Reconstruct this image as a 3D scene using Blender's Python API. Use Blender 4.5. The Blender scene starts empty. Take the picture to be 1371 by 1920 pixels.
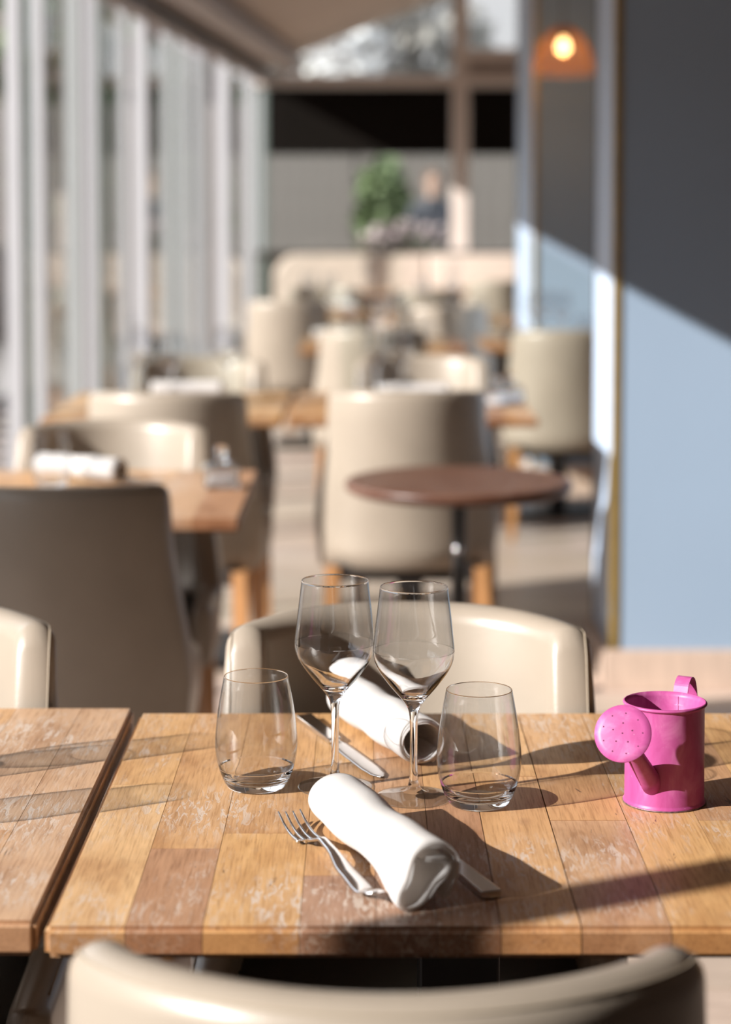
import bpy, bmesh, math, random
from math import sin, cos, pi, radians, sqrt, atan2
from mathutils import Vector, Matrix

random.seed(7)
S = bpy.context.scene
COL = S.collection

# ------------------------------------------------------------------ camera
F_PX = 3820.0
PITCH = 3.6
cam = bpy.data.cameras.new('camera')
cam_o = bpy.data.objects.new('camera', cam)
COL.objects.link(cam_o)
cam_o.location = (0, 0, 1.33)
cam_o.rotation_euler = (radians(90 - PITCH), 0, 0)
cam.sensor_fit = 'VERTICAL'
cam.sensor_height = 36.0
cam.sensor_width = 36.0
cam.lens = F_PX / 1920 * 36
cam.shift_y = -330 / 1920
cam.clip_start = 0.05
cam.clip_end = 200
cam.dof.use_dof = True
cam.dof.focus_distance = 1.98
cam.dof.aperture_fstop = 3.4
S.camera = cam_o

# ------------------------------------------------------------------ world, sun, exposure
S.view_settings.view_transform = 'Standard'
S.view_settings.look = 'None'
S.view_settings.gamma = 1.0
S.view_settings.use_curve_mapping = False
S.view_settings.exposure = 0.0

w = bpy.data.worlds.new('sky')
S.world = w
w.use_nodes = True
bg = w.node_tree.nodes['Background']
bg.inputs[0].default_value = (0.86, 0.92, 1.0, 1)
bg.inputs[1].default_value = 2.05

SUN_DIR = Vector((1, 0.50, -0.52)).normalized()
sun = bpy.data.lights.new('sun', 'SUN')
sun.energy = 10.0
sun.angle = radians(0.53)
sun.color = (1.0, 0.955, 0.90)
sun_o = bpy.data.objects.new('sun', sun)
sun_o.rotation_euler = SUN_DIR.to_track_quat('-Z', 'Y').to_euler()
sun_o.location = (-6, -3, 5)
COL.objects.link(sun_o)
sun.cycles.is_caustics_light = True

cy = S.cycles
cy.max_bounces = 20
cy.diffuse_bounces = 4
cy.glossy_bounces = 6
cy.transmission_bounces = 20
cy.transparent_max_bounces = 24
cy.caustics_reflective = False
cy.blur_glossy = 0.3
cy.caustics_refractive = True
cy.sample_clamp_indirect = 6.0
cy.use_denoising = True
cy.use_adaptive_sampling = False

# ------------------------------------------------------------------ materials
class NT:
    def __init__(s, name):
        s.m = bpy.data.materials.new(name)
        s.m.use_nodes = True
        s.t = s.m.node_tree
        s.b = s.t.nodes['Principled BSDF']
        s.out = s.t.nodes['Material Output']
    def n(s, typ, **kw):
        x = s.t.nodes.new(typ)
        for k, v in kw.items():
            if k.startswith('i_'):
                x.inputs[int(k[2:])].default_value = v
            else:
                setattr(x, k, v)
        return x
    def l(s, a, b):
        s.t.links.new(a, b)
    def noise(s, coord, scale=(1, 1, 1), sc=5, det=4, rough=.55, dist=0):
        mp = s.n('ShaderNodeMapping')
        mp.inputs['Scale'].default_value = scale
        s.l(coord, mp.inputs['Vector'])
        nz = s.n('ShaderNodeTexNoise')
        nz.inputs['Scale'].default_value = sc
        nz.inputs['Detail'].default_value = det
        nz.inputs['Roughness'].default_value = rough
        nz.inputs['Distortion'].default_value = dist
        s.l(mp.outputs[0], nz.inputs['Vector'])
        return nz.outputs['Fac']
    def ramp(s, fac, stops):
        r = s.n('ShaderNodeValToRGB')
        e = r.color_ramp.elements
        while len(e) < len(stops):
            e.new(0.5)
        for i, (p, c) in enumerate(stops):
            e[i].position = p
            e[i].color = (*c, 1) if len(c) == 3 else c
        s.l(fac, r.inputs[0])
        return r.outputs[0]
    def mix(s, fac, a, b, mode='MIX'):
        m = s.n('ShaderNodeMix', data_type='RGBA', blend_type=mode)
        for sock, v in ((m.inputs[0], fac), (m.inputs[6], a), (m.inputs[7], b)):
            if hasattr(v, 'is_linked') or hasattr(v, 'links'):
                s.l(v, sock)
            elif isinstance(v, (int, float)):
                sock.default_value = v
            else:
                sock.default_value = (*v, 1)
        return m.outputs[2]
    def math(s, op, a, b=None):
        m = s.n('ShaderNodeMath', operation=op)
        for i, v in enumerate((a, b)):
            if v is None: continue
            if hasattr(v, 'links'): s.l(v, m.inputs[i])
            else: m.inputs[i].default_value = v
        return m.outputs[0]
    def bump(s, h, strength=.2, dist=.001):
        b = s.n('ShaderNodeBump')
        b.inputs['Strength'].default_value = strength
        b.inputs['Distance'].default_value = dist
        s.l(h, b.inputs['Height'])
        s.l(b.outputs[0], s.b.inputs['Normal'])

def simple(name, col, rough=.5, metal=0, spec=.5, nscale=0, namt=.12, bump=0, bscale=200):
    k = NT(name)
    k.b.inputs['Base Color'].default_value = (*col, 1)
    k.b.inputs['Roughness'].default_value = rough
    k.b.inputs['Metallic'].default_value = metal
    k.b.inputs['Specular IOR Level'].default_value = spec
    if nscale or bump:
        tc = k.n('ShaderNodeTexCoord').outputs['Object']
        if nscale:
            f = k.noise(tc, sc=nscale)
            lo = tuple(c * (1 - namt) for c in col); hi = tuple(min(1, c * (1 + namt)) for c in col)
            k.l(k.ramp(f, [(.3, lo), (.7, hi)]), k.b.inputs['Base Color'])
        if bump:
            k.bump(k.noise(tc, sc=bscale, det=3), bump, .001)
    return k.m

M = {}
def leather(name, col, rough=.34):
    k = NT(name)
    tc = k.n('ShaderNodeTexCoord').outputs['Object']
    f = k.noise(tc, sc=9, det=3)
    k.l(k.ramp(f, [(.3, tuple(c * .94 for c in col)), (.7, tuple(c * 1.04 for c in col))]), k.b.inputs['Base Color'])
    k.b.inputs['Roughness'].default_value = rough
    k.b.inputs['Specular IOR Level'].default_value = .5
    v = k.n('ShaderNodeTexVoronoi'); v.inputs['Scale'].default_value = 480
    k.l(tc, v.inputs['Vector'])
    big = k.noise(tc, sc=40, det=3)
    k.bump(k.math('ADD', v.outputs['Distance'], k.math('MULTIPLY', big, 1.2)), .12, .0008)
    return k.m
M['leather'] = leather('cream leather', (.315, .267, .216))
M['black'] = leather('black leather', (.022, .018, .017), .42)
M['piping'] = simple('grey piping', (.16, .125, .10), .5)
M['seam'] = simple('seam thread', (.34, .28, .21), .6)
M['tag'] = simple('woven tag', (.03, .026, .028), .8)
M['tagmark'] = simple('tag thread', (.16, .14, .15), .8)
M['iron'] = simple('black iron', (.012, .011, .011), .35, nscale=30, namt=.3)
M['steel'] = simple('polished steel', (.72, .72, .73), .16, 1.0, bump=.02, bscale=900)
M['blade'] = simple('satin blade steel', (.70, .70, .71), .30, 1.0)

def legwood(name, col):
    k = NT(name)
    tc = k.n('ShaderNodeTexCoord').outputs['Object']
    f = k.noise(tc, (12, 12, 1.2), 6, 5, .6, .4)
    k.l(k.ramp(f, [(.25, tuple(c * .72 for c in col)), (.75, tuple(c * 1.15 for c in col))]), k.b.inputs['Base Color'])
    k.b.inputs['Roughness'].default_value = .42
    return k.m
M['leg'] = legwood('oiled beech', (.44, .22, .09))

def tablewood(name, lime=1.0, rough=.36):
    """reclaimed boards along Y: object colour is the board's own colour"""
    k = NT(name)
    oi = k.n('ShaderNodeObjectInfo')
    tco = k.n('ShaderNodeTexCoord').outputs['Object']
    off = k.n('ShaderNodeVectorMath', operation='SCALE'); off.inputs[0].default_value = (31, 17, 9)
    k.l(oi.outputs['Random'], off.inputs['Scale'])
    add = k.n('ShaderNodeVectorMath', operation='ADD')
    k.l(tco, add.inputs[0]); k.l(off.outputs[0], add.inputs[1])
    P = add.outputs[0]
    pos = k.n('ShaderNodeNewGeometry').outputs['Position']
    # broad cathedral figure: bands of a warped ring pattern
    warp = k.noise(P, (6, 1.3, 6), 1.6, 3, .5, .8)
    bands = k.math('FRACT', k.math('MULTIPLY', warp, 14.0))
    bandv = k.ramp(bands, [(0, (.93, .92, .91)), (.5, (1.03, 1.03, 1.03)), (.9, (.95, .93, .91)), (1, (.93, .92, .91))])
    fine = k.noise(P, (150, 7, 150), 3.0, 5, .62, .3)
    finev = k.ramp(fine, [(.30, (.62, .56, .50)), (.50, (1, 1, 1)), (.8, (1.12, 1.10, 1.06))])
    cloud = k.noise(P, (3, 1.2, 3), 4.5, 4, .6)
    cloudv = k.ramp(cloud, [(.3, (.74, .66, .60)), (.5, (1.0, 1.0, 1.0)), (.72, (1.10, 1.12, 1.12))])
    c = k.mix(1.0, oi.outputs['Color'], bandv, 'MULTIPLY')
    c = k.mix(.85, c, finev, 'MULTIPLY')
    c = k.mix(1.0, c, cloudv, 'MULTIPLY')
    # knots: dark eyes in a few places
    vk = k.n('ShaderNodeTexVoronoi'); vk.inputs['Scale'].default_value = 5.5
    mpk = k.n('ShaderNodeMapping'); mpk.inputs['Scale'].default_value = (1.6, .9, 1)
    k.l(pos, mpk.inputs['Vector']); k.l(mpk.outputs[0], vk.inputs['Vector'])
    nk = k.noise(pos, (1, 1, 1), 60, 3)
    kd = k.math('ADD', vk.outputs['Distance'], k.math('MULTIPLY', nk, .05))
    knot = k.ramp(kd, [(.035, (1, 1, 1)), (.11, (0, 0, 0))])
    c = k.mix(k.math('MULTIPLY', knot, .55), c, (.17, .07, .035))
    # short dark cracks along the grain
    cr = k.noise(pos, (42, 7, 42), 1.9, 4, .7, 1.4)
    crk = k.ramp(cr, [(.300, (1, 1, 1)), (.330, (0, 0, 0))])
    c = k.mix(k.math('MULTIPLY', crk, .75), c, (.085, .045, .03))
    # lime / wear streaks left in the pores, clustered
    st = k.noise(pos, (75, 13, 75), 2.0, 5, .72, 1.2)
    cl = k.noise(pos, (2.2, 1.5, 2), 2.6, 3, .6, .5)
    stm = k.ramp(st, [(.515, (0, 0, 0)), (.575, (1, 1, 1))])
    clm = k.ramp(cl, [(.50, (0, 0, 0)), (.66, (1, 1, 1))])
    # worn areas where the lime has stayed in the open pores
    for wx, wy, rr_ in ((-.155, 1.93, .085), (.150, 1.775, .075), (-.34, 1.90, .11), (.215, 1.80, .05), (-.30, 1.70, .05), (.0, 1.77, .04)):
        dn = k.n('ShaderNodeVectorMath', operation='DISTANCE'); dn.inputs[1].default_value = (wx, wy, .75)
        k.l(pos, dn.inputs[0])
        clm = k.math('MAXIMUM', clm, k.math('SUBTRACT', 1.25, k.math('DIVIDE', dn.outputs['Value'], rr_)))
    clm = k.math('MINIMUM', clm, 1.0)
    lm = k.math('MULTIPLY', k.math('MULTIPLY', stm, clm), .85 * lime)
    c = k.mix(lm, c, (.56, .47, .40))
    haze = k.math('MULTIPLY', k.math('MULTIPLY', clm, k.ramp(fine, [(.35, (0, 0, 0)), (.7, (1, 1, 1))])), .20 * lime)
    c = k.mix(haze, c, (.50, .41, .34))
    # end grain facing along Y is darker
    nsep = k.n('ShaderNodeSeparateXYZ'); k.l(k.n('ShaderNodeNewGeometry').outputs['Normal'], nsep.inputs[0])
    eg = k.ramp(k.math('ABSOLUTE', nsep.outputs[1]), [(.35, (0, 0, 0)), (.8, (1, 1, 1))])
    c = k.mix(eg, c, k.mix(1.0, c, (.62, .52, .45), 'MULTIPLY'))
    k.l(c, k.b.inputs['Base Color'])
    rr = k.ramp(fine, [(.3, (rough + .16,) * 3), (.7, (rough,) * 3)])
    k.l(rr, k.b.inputs['Roughness'])
    k.b.inputs['Specular IOR Level'].default_value = .42
    h = k.math('SUBTRACT', k.math('ADD', k.math('MULTIPLY', fine, .5), k.math('MULTIPLY', bands, .0)), k.math('ADD', k.math('MULTIPLY', crk, 1.6), k.math('MULTIPLY', lm, .5)))
    k.bump(h, .28, .0010)
    return k.m
M['board'] = tablewood('reclaimed oak board')
M['board_dark'] = tablewood('stained board', .15, .30)

def floorwood():
    k = NT('pale floor board')
    oi = k.n('ShaderNodeObjectInfo')
    pos = k.n('ShaderNodeTexCoord').outputs['Object']
    off = k.n('ShaderNodeVectorMath', operation='SCALE'); off.inputs[0].default_value = (11, 7, 3)
    k.l(oi.outputs['Random'], off.inputs['Scale'])
    add = k.n('ShaderNodeVectorMath', operation='ADD')
    k.l(pos, add.inputs[0]); k.l(off.outputs[0], add.inputs[1])
    f = k.noise(add.outputs[0], (2, 26, 1), 2.5, 5, .6, .5)
    c = k.ramp(f, [(.3, (.40, .315, .26)), (.55, (.53, .43, .365)), (.8, (.60, .50, .43))])
    k.l(k.mix(1, c, oi.outputs['Color'], 'MULTIPLY'), k.b.inputs['Base Color'])
    k.b.inputs['Roughness'].default_value = .42
    k.bump(f, .15, .001)
    return k.m
M['floor'] = floorwood()
M['subfloor'] = simple('dark joint', (.10, .08, .07), .9)

def cloth():
    k = NT('white cotton')
    uv = k.n('ShaderNodeTexCoord').outputs['Object']
    wv = k.n('ShaderNodeTexWave', wave_type='BANDS', bands_direction='DIAGONAL'); wv.inputs['Scale'].default_value = 420
    k.l(uv, wv.inputs['Vector'])
    n2 = k.noise(uv, sc=900, det=2)
    n3 = k.noise(uv, sc=35, det=3)
    k.b.inputs['Base Color'].default_value = (.86, .855, .86, 1)
    k.b.inputs['Roughness'].default_value = .9
    k.b.inputs['Specular IOR Level'].default_value = .15
    k.b.inputs['Sheen Weight'].default_value = .1
    tl = k.n('ShaderNodeBsdfTranslucent'); tl.inputs[0].default_value = (.90, .87, .84, 1)
    ms = k.n('ShaderNodeMixShader'); ms.inputs[0].default_value = .58
    k.l(k.b.outputs[0], ms.inputs[1]); k.l(tl.outputs[0], ms.inputs[2]); k.l(ms.outputs[0], k.out.inputs['Surface'])
    k.bump(k.math('ADD', k.math('ADD', k.math('MULTIPLY', wv.outputs['Fac'], .3), k.math('MULTIPLY', n2, .35)), k.math('MULTIPLY', n3, 2.2)), .28, .0009)
    return k.m
M['cloth'] = cloth()

def glass():
    k = NT('clear glass')
    k.t.nodes.remove(k.b)
    g = k.n('ShaderNodeBsdfGlass'); g.inputs['IOR'].default_value = 1.48
    g.inputs['Roughness'].default_value = 0
    g.inputs['Color'].default_value = (.985, .99, .995, 1)
    k.l(g.outputs[0], k.out.inputs['Surface'])
    return k.m
M['glass'] = glass()

def schlick(k, f0=.04):
    lw = k.n('ShaderNodeLayerWeight'); lw.inputs['Blend'].default_value = .5
    p5 = k.math('POWER', lw.outputs['Facing'], 5.0)
    return k.math('ADD', f0, k.math('MULTIPLY', p5, 1 - f0))
def thin(name, part):
    k = NT(name)
    k.t.nodes.remove(k.b)
    lw = k.n('ShaderNodeLayerWeight'); lw.inputs['Blend'].default_value = .5
    tint = k.ramp(lw.outputs['Facing'], [(.0, (.965, .97, .975)), (.7, (.91, .92, .93)), (.92, (.72, .74, .76)), (1, (.45, .47, .5))])
    tr = k.n('ShaderNodeBsdfTransparent'); k.l(tint, tr.inputs[0])
    gl = k.n('ShaderNodeBsdfGlossy'); gl.inputs['Roughness'].default_value = .0
    mx = k.n('ShaderNodeMixShader')
    k.l(schlick(k, .045), mx.inputs[0])
    k.l(tr.outputs[0], mx.inputs[1]); k.l(gl.outputs[0], mx.inputs[2])
    if part < 1:
        g = k.n('ShaderNodeBsdfGlass'); g.inputs['IOR'].default_value = 1.48; g.inputs['Roughness'].default_value = 0
        m2 = k.n('ShaderNodeMixShader'); m2.inputs[0].default_value = part
        k.l(g.outputs[0], m2.inputs[1]); k.l(mx.outputs[0], m2.inputs[2])
        mx = m2
    k.l(mx.outputs[0], k.out.inputs['Surface'])
    return k.m
M['thin'] = thin('thin blown glass', 1)
def pane():
    k = NT('window pane glass')
    k.t.nodes.remove(k.b)
    tr = k.n('ShaderNodeBsdfTransparent'); tr.inputs[0].default_value = (.93, .955, .94, 1)
    gl = k.n('ShaderNodeBsdfGlossy'); gl.inputs['Roughness'].default_value = .01
    mx = k.n('ShaderNodeMixShader')
    k.l(schlick(k, .05), mx.inputs[0])
    k.l(tr.outputs[0], mx.inputs[1]); k.l(gl.outputs[0], mx.inputs[2])
    k.l(mx.outputs[0], k.out.inputs['Surface'])
    return k.m
M['pane'] = pane()

def paint_pink():
    k = NT('pink enamel')
    tc = k.n('ShaderNodeTexCoord').outputs['Object']
    f = k.noise(tc, (1, 1, .5), 38, 4, .6, .6)
    c = k.ramp(f, [(.30, (.34, .050, .185)), (.5, (.40, .074, .235)), (.72, (.51, .155, .33))])
    s2 = k.noise(tc, sc=150, det=5, rough=.7)
    sp = k.ramp(s2, [(.69, (0, 0, 0)), (.73, (1, 1, 1))])
    k.l(k.mix(sp, c, (.55, .32, .42)), k.b.inputs['Base Color'])
    k.b.inputs['Specular IOR Level'].default_value = .3
    k.b.inputs['Roughness'].default_value = .42
    k.bump(f, .08, .001)
    return k.m
M['pink'] = paint_pink()
M['hole'] = simple('drilled hole', (.10, .01, .05), .9)
M['tin'] = simple('bare rim', (.20, .12, .14), .5, .6, nscale=300, namt=.5)

def plaster(name, col, rough=.65):
    return simple(name, col, rough, nscale=1.2, namt=.03, bump=.05, bscale=120)
M['blue'] = plaster('blue painted plaster', (.275, .365, .485), .6)
M['paleblue'] = plaster('paler blue plaster', (.50, .62, .80), .5)  # pillar side faces are a paler blue than the fronts
M['brass'] = simple('aged brass', (.40, .27, .075), .42, .55, nscale=12, namt=.2)
M['darktrim'] = simple('dark bronze trim', (.055, .045, .038), .5)
M['skirting'] = legwood('limed oak skirting', (.56, .43, .35))
M['whiteframe'] = simple('white powder coated frame', (.385, .38, .395), .4, nscale=3, namt=.03)
M['greyframe'] = simple('grey green gasket', (.13, .16, .145), .5)
M['taupe'] = simple('taupe painted timber', (.40, .325, .285), .6, nscale=3, namt=.05)
M['cream'] = simple('cream painted frame', (.70, .61, .56), .5)
M['ceil'] = simple('taupe ceiling paint', (.56, .465, .40), .8, nscale=1.5, namt=.03)
M['blind'] = simple('black blind fabric', (.010, .008, .007), .95, spec=.05, bump=.1, bscale=500)
M['wallr'] = simple('warm grey wall', (.48, .43, .40), .8)
M['darkwall'] = simple('dark brown wall', (.16, .12, .10), .8)
M['greypanel'] = simple('grey cladding', (.33, .32, .34), .7)
M['slat'] = legwood('weathered fence slat', (.165, .145, .135))
M['paving'] = simple('terrace paving', (.42, .37, .33), .8, nscale=4, namt=.1)
M['leaf'] = simple('green leaf', (.12, .16, .07), .6, nscale=3, namt=.4)
M['dryleaf'] = simple('grey buds and twigs', (.26, .24, .225), .8)
M['blossom'] = simple('white blossom', (.78, .76, .77), .7)
M['pinkflower'] = simple('pink flower', (.42, .33, .33), .7)
M['bark'] = simple('grey bark', (.16, .13, .12), .9)
M['rattan'] = simple('woven rattan', (.34, .15, .06), .7)
M['banquette'] = leather('cream banquette leather', (.60, .50, .43), .5)
M['skin'] = simple('skin', (.42, .27, .21), .6)
M['navy'] = simple('dark jacket cloth', (.035, .037, .05), .9)
M['hair'] = simple('brown hair', (.10, .055, .035), .7)
M['jean'] = simple('trouser cloth', (.06, .07, .1), .9)
def emis(name, col, e):
    k = NT(name)
    k.b.inputs['Emission Color'].default_value = (*col, 1)
    k.b.inputs['Emission Strength'].default_value = e
    k.b.inputs['Base Color'].default_value = (*col, 1)
    return k.m
M['bulb'] = emis('lit bulb', (1.0, .62, .25), 9)
M['salt'] = simple('salt grains', (.8, .8, .8), .8)

# ------------------------------------------------------------------ mesh helpers
def link(o, parent=None):
    COL.objects.link(o)
    if parent is not None: o.parent = parent
    return o
def obj_from_bm(name, bm, mat, parent=None, smooth=False, loc=None, rot=None):
    me = bpy.data.meshes.new(name)
    bmesh.ops.recalc_face_normals(bm, faces=bm.faces)
    if smooth:
        for f in bm.faces: f.smooth = True
    bm.to_mesh(me); bm.free()
    if mat: me.materials.append(mat)
    o = bpy.data.objects.new(name, me)
    link(o, parent)
    if loc is not None: o.location = loc
    if rot is not None: o.rotation_euler = rot
    return o
def obj_from_py(name, v, f, mat, parent=None, smooth=False, loc=None):
    me = bpy.data.meshes.new(name)
    me.from_pydata(v, [], f); me.update()
    if smooth: me.polygons.foreach_set('use_smooth', [True] * len(me.polygons))
    if mat: me.materials.append(mat)
    o = bpy.data.objects.new(name, me)
    link(o, parent)
    if loc is not None: o.location = loc
    return o
def tag(o, label, cat, group=None, kind=None):
    o['label'] = label
    o['category'] = cat
    if group: o['group'] = group
    if kind: o['kind'] = kind
    return o
def thing(name, label, cat, loc=(0, 0, 0), rz=0, group=None):
    o = bpy.data.objects.new(name, None); COL.objects.link(o)
    o.empty_display_size = .05
    o.location = loc; o.rotation_euler = (0, 0, rz)
    return tag(o, label, cat, group)
def add_box(bm, x0, x1, y0, y1, z0, z1):
    vs = [bm.verts.new(p) for p in ((x0, y0, z0), (x1, y0, z0), (x1, y1, z0), (x0, y1, z0), (x0, y0, z1), (x1, y0, z1), (x1, y1, z1), (x0, y1, z1))]
    for a in ((0, 3, 2, 1), (4, 5, 6, 7), (0, 1, 5, 4), (1, 2, 6, 5), (2, 3, 7, 6), (3, 0, 4, 7)):
        bm.faces.new([vs[i] for i in a])
    return vs
def bx(x0, x1, y0, y1, z0, z1, bev=0, seg=2):
    bm = bmesh.new(); add_box(bm, x0, x1, y0, y1, z0, z1)
    if bev: bmesh.ops.bevel(bm, geom=bm.edges[:], offset=bev, segments=seg, affect='EDGES', profile=.5)
    return bm
def box(name, x0, x1, y0, y1, z0, z1, mat, parent=None, bev=0, local=False):
    cx, cy_, cz = ((x0 + x1) / 2, (y0 + y1) / 2, z0) if not local else (0, 0, 0)
    bm = bx(x0 - cx, x1 - cx, y0 - cy_, y1 - cy_, z0 - cz, z1 - cz, bev)
    return obj_from_bm(name, bm, mat, parent, loc=(cx, cy_, cz))
def lathe(prof, seg=64, closed=False):
    """prof list of (r,z); r==0 makes poles"""
    v = []; f = []; rings = []
    for r, z in prof:
        if r < 1e-7:
            rings.append([len(v)]); v.append((0, 0, z))
        else:
            rings.append(list(range(len(v), len(v) + seg)))
            v += [(r * cos(2 * pi * i / seg), r * sin(2 * pi * i / seg), z) for i in range(seg)]
    pairs = list(zip(rings, rings[1:]))
    if closed: pairs.append((rings[-1], rings[0]))
    for a, b in pairs:
        for i in range(seg):
            j = (i + 1) % seg
            if len(a) == 1 and len(b) == 1: continue
            if len(a) == 1: f.append((a[0], b[j], b[i]))
            elif len(b) == 1: f.append((a[i], a[j], b[0]))
            else: f.append((a[i], a[j], b[j], b[i]))
    return v, f
def lathe_obj(name, prof, mat, parent=None, seg=64, closed=False, loc=None, smooth=True):
    v, f = lathe(prof, seg, closed)
    bm = bmesh.new()
    vs = [bm.verts.new(p) for p in v]
    for q in f:
        try: bm.faces.new([vs[i] for i in q])
        except ValueError: pass
    return obj_from_bm(name, bm, mat, parent, smooth, loc)
def catmull(pts, n=6, closed=False):
    pts = [Vector(p) for p in pts]; out = []; L = len(pts)
    rng = range(L) if closed else range(L - 1)
    for i in rng:
        p1, p2 = pts[i], pts[(i + 1) % L]
        p0 = pts[(i - 1) % L] if (closed or i > 0) else p1
        p3 = pts[(i + 2) % L] if (closed or i < L - 2) else p2
        for k in range(n):
            t = k / n
            out.append(.5 * ((2 * p1) + (-p0 + p2) * t + (2 * p0 - 5 * p1 + 4 * p2 - p3) * t * t + (-p0 + 3 * p1 - 3 * p2 + p3) * t ** 3))
    if not closed: out.append(pts[-1])
    return out
def tube_bm(bm, pts, r, seg=8, closed=False):
    pts = [Vector(p) for p in pts]; n = len(pts); rings = []
    up = Vector((0, 0, 1))
    for i, p in enumerate(pts):
        a = pts[i - 1] if (i > 0 or closed) else p
        b = pts[(i + 1) % n] if (i < n - 1 or closed) else p
        t = (b - a).normalized()
        s = t.cross(up)
        if s.length < 1e-3: s = t.cross(Vector((0, 1, 0)))
        s.normalize(); u = s.cross(t)
        rr = r[i] if isinstance(r, (list, tuple)) else r
        rings.append([bm.verts.new(p + (s * cos(2 * pi * k / seg) + u * sin(2 * pi * k / seg)) * rr) for k in range(seg)])
    m = n if closed else n - 1
    for i in range(m):
        A, B = rings[i], rings[(i + 1) % n]
        for k in range(seg):
            bm.faces.new((A[k], A[(k + 1) % seg], B[(k + 1) % seg], B[k]))
    if not closed:
        bm.faces.new(rings[0][::-1]); bm.faces.new(rings[-1])
def tube(name, pts, r, mat, parent=None, seg=8, closed=False):
    bm = bmesh.new(); tube_bm(bm, pts, r, seg, closed)
    return obj_from_bm(name, bm, mat, parent, True)
def copy_tree(o, parent=None):
    c = o.copy(); COL.objects.link(c)
    if parent is not None:
        c.parent = parent
    for ch in list(o.children):
        copy_tree(ch, c)
    return c
def clone(proto, loc, rz, label, group=None, scale=None):
    c = copy_tree(proto)
    c.location = loc; c.rotation_euler = (0, 0, rz)
    if scale: c.scale = (scale,) * 3
    c['label'] = label
    if group: c['group'] = group
    return c
def sm(t): t = max(0, min(1, t)); return t * t * (3 - 2 * t)

# ------------------------------------------------------------------ room shell
# window wall runs slightly inward with depth: x = WX(y)
def WX(y): return -1.84 + .0653 * y
WDIR = Vector((.0653, 1, 0)).normalized()
WANG = atan2(.0653, 1)
YB = 15.7

fl = box('floor', -2.6, 4.2, -4.0, YB, -.06, -.012, M['subfloor']); fl['kind'] = 'structure'
pw, pl_ = .19, 1.86
pm = None
k = 0
y = -.4
# boards run across the room
row = 0
while y < YB - .02:
    x = -1.9 - (row % 3) * .55 + .1
    x_end = 2.2
    while x < x_end:
        if (y > 2.0 or -1 < x) and x + pl_ > WX(y) + .05:
            if pm is None:
                b = bx(0, pl_ - .003, 0, pw - .003, -.012, 0, .0012, 1)
                o = obj_from_bm('plank', b, M['floor'], fl); pm = o.data
            else:
                o = bpy.data.objects.new('plank', pm); link(o, fl)
            o.location = (x, y, 0)
            g = random.uniform(.86, 1.08); o.color = (g, g * random.uniform(.96, 1.0), g * random.uniform(.92, 1), 1)
            o.matrix_parent_inverse = Matrix.Identity(4)
            o.location = (x - fl.location.x, y - fl.location.y, 0 - fl.location.z)
            k += 1
        x += pl_
    y += pw; row += 1

wr = box('wall_right', 4.1, 4.2, -4, YB, -.01, 5, M['wallr']); wr['kind'] = 'structure'
wb = box('wall_rear', -2.6, 4.2, -4.1, -4, -.01, 5, M['darkwall']); wb['kind'] = 'structure'
# ceiling: slopes up from the window wall
SL = .395; ZH = 2.36
def ceil_mesh():
    v = []
    for yy in (-4.0, YB + .12):
        for xx in (WX(yy) - .02, 4.15):
            z = ZH + .02 + SL * (xx - WX(yy)) if xx > WX(yy) else ZH + .02
            v.append((xx, yy, z))
            v.append((xx, yy, z + .12))
    f = [(0, 2, 6, 4), (1, 5, 7, 3), (0, 4, 5, 1), (2, 3, 7, 6), (0, 1, 3, 2), (4, 6, 7, 5)]
    return v, f
v, f = ceil_mesh()
ce = obj_from_py('ceiling', v, f, M['ceil']); ce['kind'] = 'structure'

# left window wall: header, track, gasket, sill, posts and panes
wl = bpy.data.objects.new('wall_left', None); COL.objects.link(wl); wl['kind'] = 'structure'
wl.location = (WX(0), 0, 0); wl.rotation_euler = (0, 0, -WANG)
def wbox(name, u0, u1, a0, a1, z0, z1, mat, bev=0):
    """u across the wall (positive inwards), a along it"""
    bm = bx(u0, u1, a0, a1, z0, z1, bev)
    return obj_from_bm(name, bm, mat, wl)
wbox('header', -.02, .06, -4, 15.72, 2.30, 2.39, M['taupe'])
wbox('curtain_track', .08, .115, -4, 15.68, 2.315, 2.345, M['darktrim'])
wbox('soffit_beam', .20, .34, -4, 15.65, 2.36, 2.455, M['taupe'])
wbox('sky_shade_panel', -.05, .05, -4, -.05, 0, 2.30, M['darkwall'])  # unseen panel added to keep sky light off surfaces facing the camera
wbox('threshold', -.08, .05, -4, 15.70, 0, .035, M['greyframe'])
def strip(pa, pb, mat='whiteframe', name='post', thick=.05, du=0):
    """a post whose camera-side face spans the picture columns pa..pb"""
    c = (pa + pb) / 2
    D = 6900 / (930 - c) * 1.012
    wd = (pb - pa) * D / 3780
    u0 = -wd / 2 + du
    return wbox(name, u0, u0 + wd, D - thick / 2, D + thick / 2, .035, 2.30, M[mat], .003), D
for a, b_ in ((20, 47), (64, 90), (126, 160), (174, 190), (226, 243), (254, 279), (336, 356), (407, 432), (457, 478)):
    strip(a, b_)
for a, b_ in ((305, 326),):
    strip(a, b_)
for a, b_ in ((52, 59), (195, 201), (327, 333)):
    strip(a, b_, 'greyframe', 'gasket', .03)
strip(160, 174, 'greypanel', 'stile', .02)
for a, b_ in ((360, 388),):
    strip(a, b_, 'greypanel', 'stile', .04)
for a, b_ in ((483, 494),):
    strip(a, b_, 'greypanel', 'stile', .04)
# the posts of the open bay beside the camera
wbox('post', -.03, .03, .676, .718, .035, 2.30, M['whiteframe'], .003)
wbox('post', -.03, .03, 5.45, 5.51, .035, 2.30, M['whiteframe'], .003)
wbox('shade_pier', -.06, .06, 2.80, 3.04, .0, 2.30, M['taupe'], .004)  # added out of view to shade the big left chair's back
wbox('post', -.03, .03, -1.6, -1.54, .035, 2.25, M['whiteframe'], .003)
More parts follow.
